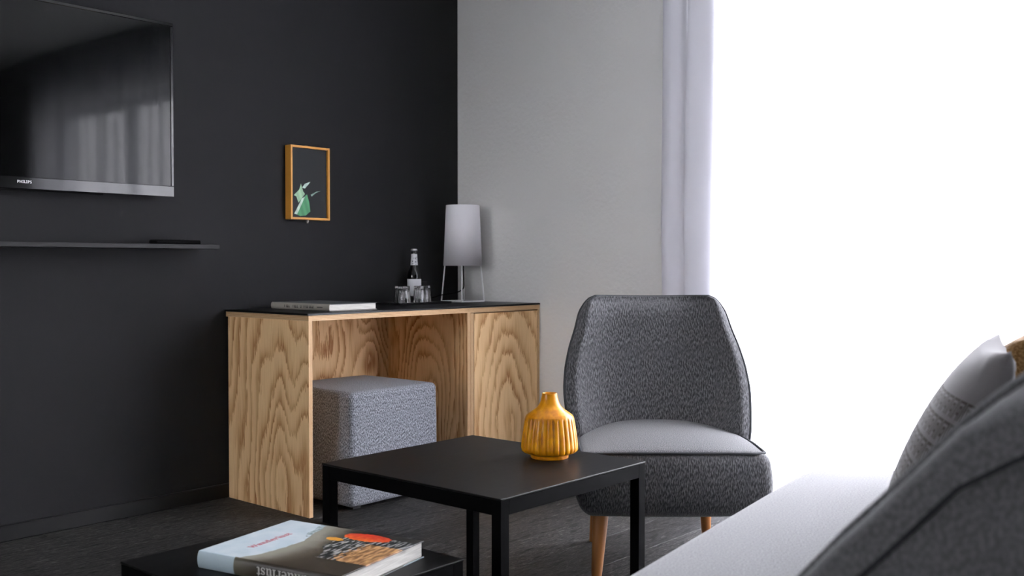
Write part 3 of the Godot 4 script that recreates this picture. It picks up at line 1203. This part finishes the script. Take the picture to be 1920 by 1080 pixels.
func tray_set() -> void:
	var t := thing("serving_tray", "flat black tray holding the bottle and glasses on the desk", "tray", Vector3(-0.452, 0.75, 0.138), 0.0)
	var b := MB.new()
	b.box(Vector3(-0.16, 0.0, -0.105), Vector3(0.16, 0.004, 0.105), 0.0015)
	part("base", b, M.black, t)
	b = MB.new()
	b.box(Vector3(-0.16, 0.0045, -0.105), Vector3(0.16, 0.009, -0.101), 0.001)
	b.box(Vector3(-0.16, 0.0045, 0.101), Vector3(0.16, 0.009, 0.105), 0.001)
	b.box(Vector3(-0.16, 0.0045, -0.101), Vector3(-0.156, 0.009, 0.101), 0.001)
	b.box(Vector3(0.156, 0.0045, -0.101), Vector3(0.16, 0.009, 0.101), 0.001)
	part("rim", b, M.black, t)
	var y := 0.7545
	# bottle
	var o := thing("bottle", "dark glass bottle with white labels standing among the glasses", "bottle", Vector3(-0.363, y, 0.068))
	var dark := flat(Color(0.02, 0.02, 0.028), 0.06, 0.0, 0.6)
	b = MB.new()
	var pr := catmull([Vector2(0.0305, 0.004), Vector2(0.0315, 0.02), Vector2(0.0315, 0.10), Vector2(0.031, 0.122), Vector2(0.027, 0.142), Vector2(0.0195, 0.158), Vector2(0.0155, 0.175), Vector2(0.0135, 0.205), Vector2(0.0125, 0.228), Vector2(0.0135, 0.232), Vector2(0.0135, 0.238)], 5)
	var pa: Array = [Vector2(0, 0), Vector2(0.027, 0)]
	for q in pr:
		pa.append(q)
	pa.append(Vector2(0, 0.238))
	b.lathe(pa, 40)
	part("glass_body", b, dark, o, true)
	# labels: paper with faint print
	var rng := RandomNumberGenerator.new()
	rng.seed = 4
	var im := Image.create(128, 64, false, Image.FORMAT_RGB8)
	im.fill(Color(0.86, 0.86, 0.87))
	for k in 26:
		im.fill_rect(Rect2i(rng.randi_range(0, 120), rng.randi_range(6, 56), rng.randi_range(2, 9), rng.randi_range(2, 5)), Color(0.22, 0.23, 0.27))
	var paper := print_mat(im, 0.7)
	b = MB.new()
	b.lathe([Vector2(0.0318, 0.028), Vector2(0.0322, 0.028), Vector2(0.0322, 0.106), Vector2(0.0318, 0.106), Vector2(0.0318, 0.028)], 40)
	part("front_label", b, flat(Color(0.84, 0.84, 0.85), 0.7), o, true)
	b = MB.new()
	b.lathe([Vector2(0.0172, 0.170), Vector2(0.0166, 0.176), Vector2(0.0145, 0.205), Vector2(0.0136, 0.222)], 40)
	part("neck_label", b, paper, o)
	b = MB.new()
	b.lathe([Vector2(0, 0.2475), Vector2(0.0135, 0.246), Vector2(0.0150, 0.242), Vector2(0.0155, 0.236), Vector2(0.0140, 0.2355), Vector2(0, 0.239)], 28)
	part("cap", b, flat(Color(0.75, 0.75, 0.76), 0.3, 0.9), o, true)
	# tumblers, turned upside down
	var glass := StandardMaterial3D.new()
	glass.refraction_enabled = true
	glass.refraction_scale = 0.05
	glass.albedo_color = Color(1, 1, 1, 0.0)
	glass.roughness = 0.02
	b = MB.new()
	var segs := 40
	var rows := []
	var prof := [[0.0, 0.001], [0.0285, 0.0], [0.0305, 0.001], [0.0305, 0.004], [0.0255, 0.058], [0.0265, 0.062], [0.0265, 0.074], [0.0245, 0.077], [0.0, 0.077]]
	var inner := [[0.0, 0.066], [0.0225, 0.066], [0.0245, 0.058], [0.0285, 0.002], [0.0285, 0.0]]
	var all := []
	for q in inner:
		all.append([q[0], q[1], false])
	for k in range(2, prof.size()):
		all.append([prof[k][0], prof[k][1], prof[k][1] > 0.003 and prof[k][1] < 0.06])
	for q in all:
		var ring := PackedVector3Array()
		for k in segs + 1:
			var a := -TAU * k / segs
			var fl: float = 1.0 + (0.045 * cos(a * 10.0) if q[2] else 0.0)
			ring.append(Vector3(q[0] * cos(a) * fl, q[1], q[0] * sin(a) * fl))
		rows.append(ring)
	b.grid(rows)
	var gm := b.surface(glass, null, true)
	var spots := [[-0.498, 0.120, "clear upside-down tumbler at tray end toward the lying book, by the dark wall"], [-0.543, 0.192, "clear upside-down tumbler at tray end toward the lying book, by the desk front"], [-0.445, 0.190, "clear upside-down tumbler on tray toward the lamp, by the desk front edge"], [-0.366, 0.140, "clear upside-down tumbler touching close to the bottle, at tray end toward lamp"]]
	for s in spots:
		var g := mesh("tumbler", gm, self, Vector3(s[0], y, s[1]))
		g.name = numbered("tumbler")
		meta(g, s[2], "glass", "tumblers on the tray")

func hardback(root: Node3D, w: float, h: float, t: float, cover: Material, spine: Material, pages: Material) -> void:
	# lying flat; spine along -x, head at -z; w across, h along z
	var c := 0.0025
	boxpart("back_cover", Vector3(-w / 2 + 0.004, 0, -h / 2), Vector3(w / 2, c, h / 2), spine, root, 0.0006)
	boxpart("page_block", Vector3(-w / 2 + 0.004, c + 0.0002, -h / 2 + 0.004), Vector3(w / 2 - 0.004, t - c - 0.0002, h / 2 - 0.004), pages, root)
	var b := MB.new()
	b.box(Vector3(-w / 2 + 0.004, t - c, -h / 2), Vector3(w / 2, t, h / 2), 0.0006)
	for i in b.v.size():
		b.u[i] = Vector2(b.v[i].x / w + 0.5, b.v[i].z / h + 0.5)
	part("front_cover", b, cover, root)
	# rounded spine
	b = MB.new()
	var rows := []
	for e in [-h / 2, h / 2]:
		var row := PackedVector3Array()
		for k in 9:
			var a := lerpf(-PI / 2, PI / 2, k / 8.0)
			row.append(Vector3(-w / 2 + 0.0045 - cos(a) * 0.007, t / 2 + sin(a) * t / 2, e))
		for k in 9:
			var a := lerpf(PI / 2, -PI / 2, k / 8.0)
			row.append(Vector3(-w / 2 + 0.0045 - cos(a) * 0.005, t / 2 + sin(a) * (t / 2 - 0.002), e))
		row.append(row[0])
		rows.append(row)
	b.grid(rows)
	for e in 2:
		var r: PackedVector3Array = rows[e]
		for k in 8:
			b.quad(r[k], r[k + 1], r[16 - k], r[17 - k], -1)
	for i in b.v.size():
		b.u[i] = Vector2(b.v[i].y / t, b.v[i].z / h + 0.5)
	part("spine", b, spine, root, true)

func page_mat() -> StandardMaterial3D:
	var m := StandardMaterial3D.new()
	m.albedo_texture = noise_tex(401, 0.05, 2, ramp([[0.3, Color(0.80, 0.79, 0.76)], [0.7, Color(0.90, 0.89, 0.86)]]), 256)
	m.uv1_triplanar = true
	m.uv1_scale = Vector3(1, 60, 1)
	m.roughness = 0.9
	return m

func desk_book() -> void:
	var o := thing("hardback_book", "beige spined hardback book lying on the black desk top", "book", Vector3(-1.048, 0.75, 0.262))
	var im := Image.create(16, 256, false, Image.FORMAT_RGB8)
	im.fill(Color(0.62, 0.60, 0.56))
	# spine: x is height on the spine, y runs head to foot; dark title strokes
	var rng := RandomNumberGenerator.new()
	rng.seed = 9
	var y := 62
	while y < 190:
		if not (y > 84 and y < 96) and not (y > 118 and y < 130):
			im.fill_rect(Rect2i(5, y, 6, 2), Color(0.16, 0.15, 0.14))
			if rng.randf() < 0.6:
				im.fill_rect(Rect2i(5, y, 2, 5), Color(0.16, 0.15, 0.14))
		y += rng.randi_range(5, 8)
	im.fill_rect(Rect2i(7, 205, 2, 24), Color(0.25, 0.24, 0.22))
	hardback(o, 0.240, 0.368, 0.027, flat(Color(0.30, 0.31, 0.31), 0.5), print_mat(im, 0.6), page_mat())

func travel_book() -> void:
	# corners found on the photo: back (-2.224, 1.611), spine end (-2.499, 1.676), fore edge (-2.151, 1.968)
	var turn := 0.216
	var o := thing("travel_book", "thick hardback travel book with red tent on its cover on low table", "book", Vector3(-2.325, 0.31, 1.822), turn)
	var w := 0.283
	var h := 0.364
	var t := 0.036
	var iw := 384
	var ih := 480
	var n1 := FastNoiseLite.new()
	n1.seed = 14; n1.frequency = 0.012; n1.fractal_octaves = 4
	var n2 := FastNoiseLite.new()
	n2.seed = 15; n2.frequency = 0.05; n2.fractal_octaves = 3
	var img := Image.create(iw, ih, false, Image.FORMAT_RGB8)
	for j in ih:
		for i in iw:
			img.set_pixel(i, j, cover_at((i + 0.5) / iw, (j + 0.5) / ih, n1.get_noise_2d(i, j), n2.get_noise_2d(i, j), n2.get_noise_2d(i * 0.35 + 300, j * 1.6)))
	var sp := Image.create(16, 240, false, Image.FORMAT_RGB8)
	for j in 240:
		for i in 16:
			var v := (j + 0.5) / 240.0
			var c := Color(0.72, 0.79, 0.82) if v < 0.27 else Color(0.40, 0.38, 0.32).lerp(Color(0.22, 0.19, 0.15), smoothstep(0.27, 0.5, v))
			sp.set_pixel(i, j, c)
	hardback(o, w, h, t, print_mat(img, 0.42), print_mat(sp, 0.42), page_mat())
	# lettering: red script title on the cover, white title on the spine
	text("cover_title", "Wanderlust", 0.021, flat(Color(0.76, 0.38, 0.44), 0.5), o, Vector3(-0.012, t + 0.0001, -0.105), Basis(Vector3.RIGHT, -PI / 2), true)
	var sb := Basis(Vector3(0, 0, -1), Vector3(0, -1, 0), Vector3(-1, 0, 0))
	var white := flat(Color(0.88, 0.87, 0.85), 0.5)
	text("spine_title", "Wanderlust", 0.026, white, o, Vector3(-w / 2 - 0.0026, t / 2, 0.055), sb, true)

func cover_at(u: float, v: float, a: float, b: float, c: float) -> Color:
	# a hillside under a pale sky, an orange-red tent to the right, boulders in front
	var skyc := Color(0.74, 0.80, 0.83)
	var ridge := 0.31 + 0.14 * sin(u * PI) * (1.0 - 0.6 * u) + 0.02 * a
	if v < ridge - 0.02:
		if v > ridge - 0.06 and u > 0.7 + 0.1 * b:
			return Color(0.50, 0.58, 0.58).lerp(skyc, clampf(0.4 + b, 0, 1))
		return skyc.lerp(Color(0.80, 0.84, 0.86), clampf(0.5 + a, 0, 1))
	var col := Color(0.58, 0.57, 0.52).lerp(Color(0.20, 0.17, 0.13), smoothstep(ridge, ridge + 0.26, v + 0.05 * a))
	var tx := (u - 0.86) / 0.09
	var ty := (v - 0.68) / 0.16
	if tx * tx + ty * ty < 1.0 + 0.3 * b:
		return Color(0.80, 0.22, 0.14).lerp(Color(0.92, 0.45, 0.16), clampf(0.3 - tx * 0.6 + b * 0.6, 0, 1))
	tx = (u - 0.72) / 0.04
	ty = (v - 0.52) / 0.06
	if tx * tx + ty * ty < 1.0 + 0.4 * b:
		return Color(0.86, 0.60, 0.22)
	if v > 0.66 + 0.05 * a - 0.12 * smoothstep(0.35, 0.6, u) * (1.0 - smoothstep(0.75, 0.9, u)) and u > 0.28:
		var s := clampf(0.5 + 1.6 * c, 0, 1)
		col = Color(0.10, 0.11, 0.12).lerp(Color(0.66, 0.66, 0.64), s * s)
		if u < 0.72 and v > 0.76 + 0.08 * b:
			col = Color(0.48, 0.33, 0.20).lerp(Color(0.80, 0.62, 0.42), clampf(0.5 + 1.2 * c, 0, 1))
	if u > 0.9 and v > 0.6:
		col = Color(0.16, 0.15, 0.14)
	return col

func vase() -> void:
	var o := thing("ribbed_vase", "mustard yellow ribbed ceramic vase with narrow neck on coffee table", "vase", Vector3(-1.553, 0.42, 1.832))
	var prof := catmull([Vector2(0.050, 0.0015), Vector2(0.0505, 0.009), Vector2(0.0535, 0.011), Vector2(0.068, 0.0155), Vector2(0.0742, 0.024), Vector2(0.0738, 0.040), Vector2(0.0705, 0.068), Vector2(0.0665, 0.092), Vector2(0.0635, 0.108), Vector2(0.0585, 0.1145), Vector2(0.050, 0.1205), Vector2(0.038, 0.129), Vector2(0.0295, 0.138), Vector2(0.0245, 0.149), Vector2(0.0215, 0.160), Vector2(0.0200, 0.169)], 6)
	var segs := 27 * 10
	var rows := []
	var pts: Array = [Vector2(0.0, 0.0), Vector2(0.049, 0.0)]
	for q in prof:
		pts.append(q)
	for q in [Vector2(0.0192, 0.1708), Vector2(0.0175, 0.170), Vector2(0.0178, 0.160), Vector2(0.026, 0.137), Vector2(0.055, 0.11), Vector2(0.06, 0.03), Vector2(0.0, 0.01)]:
		pts.append(q)
	for q in pts:
		var ring := PackedVector3Array()
		var rib := smoothstep(0.012, 0.020, q.y) * (1.0 - smoothstep(0.100, 0.1115, q.y)) * (1.0 if q.x > 0.0605 else 0.0)
		for k in segs + 1:
			var a := -TAU * k / segs
			var ph := fposmod(27.0 * a / TAU, 1.0)
			var groove := pow(absf(ph - 0.5) * 2.0, 3.0)
			var r: float = q.x * (1.0 + rib * (0.012 - 0.050 * groove))
			ring.append(Vector3(r * cos(a), q.y, r * sin(a)))
		rows.append(ring)
	var b := MB.new()
	b.grid(rows)
	var glaze := StandardMaterial3D.new()
	glaze.albedo_texture = noise_tex(501, 0.02, 4, ramp([[0.25, Color(0.74, 0.44, 0.03)], [0.6, Color(0.90, 0.60, 0.05)], [0.85, Color(0.93, 0.66, 0.09)]]), 256)
	glaze.uv1_triplanar = true
	glaze.uv1_scale = Vector3(8, 3, 8)
	glaze.roughness = 0.32
	glaze.clearcoat_enabled = true
	glaze.clearcoat = 0.2
	glaze.metallic_specular = 0.35
	glaze.clearcoat_roughness = 0.15
	part("body", b, glaze, o, true)
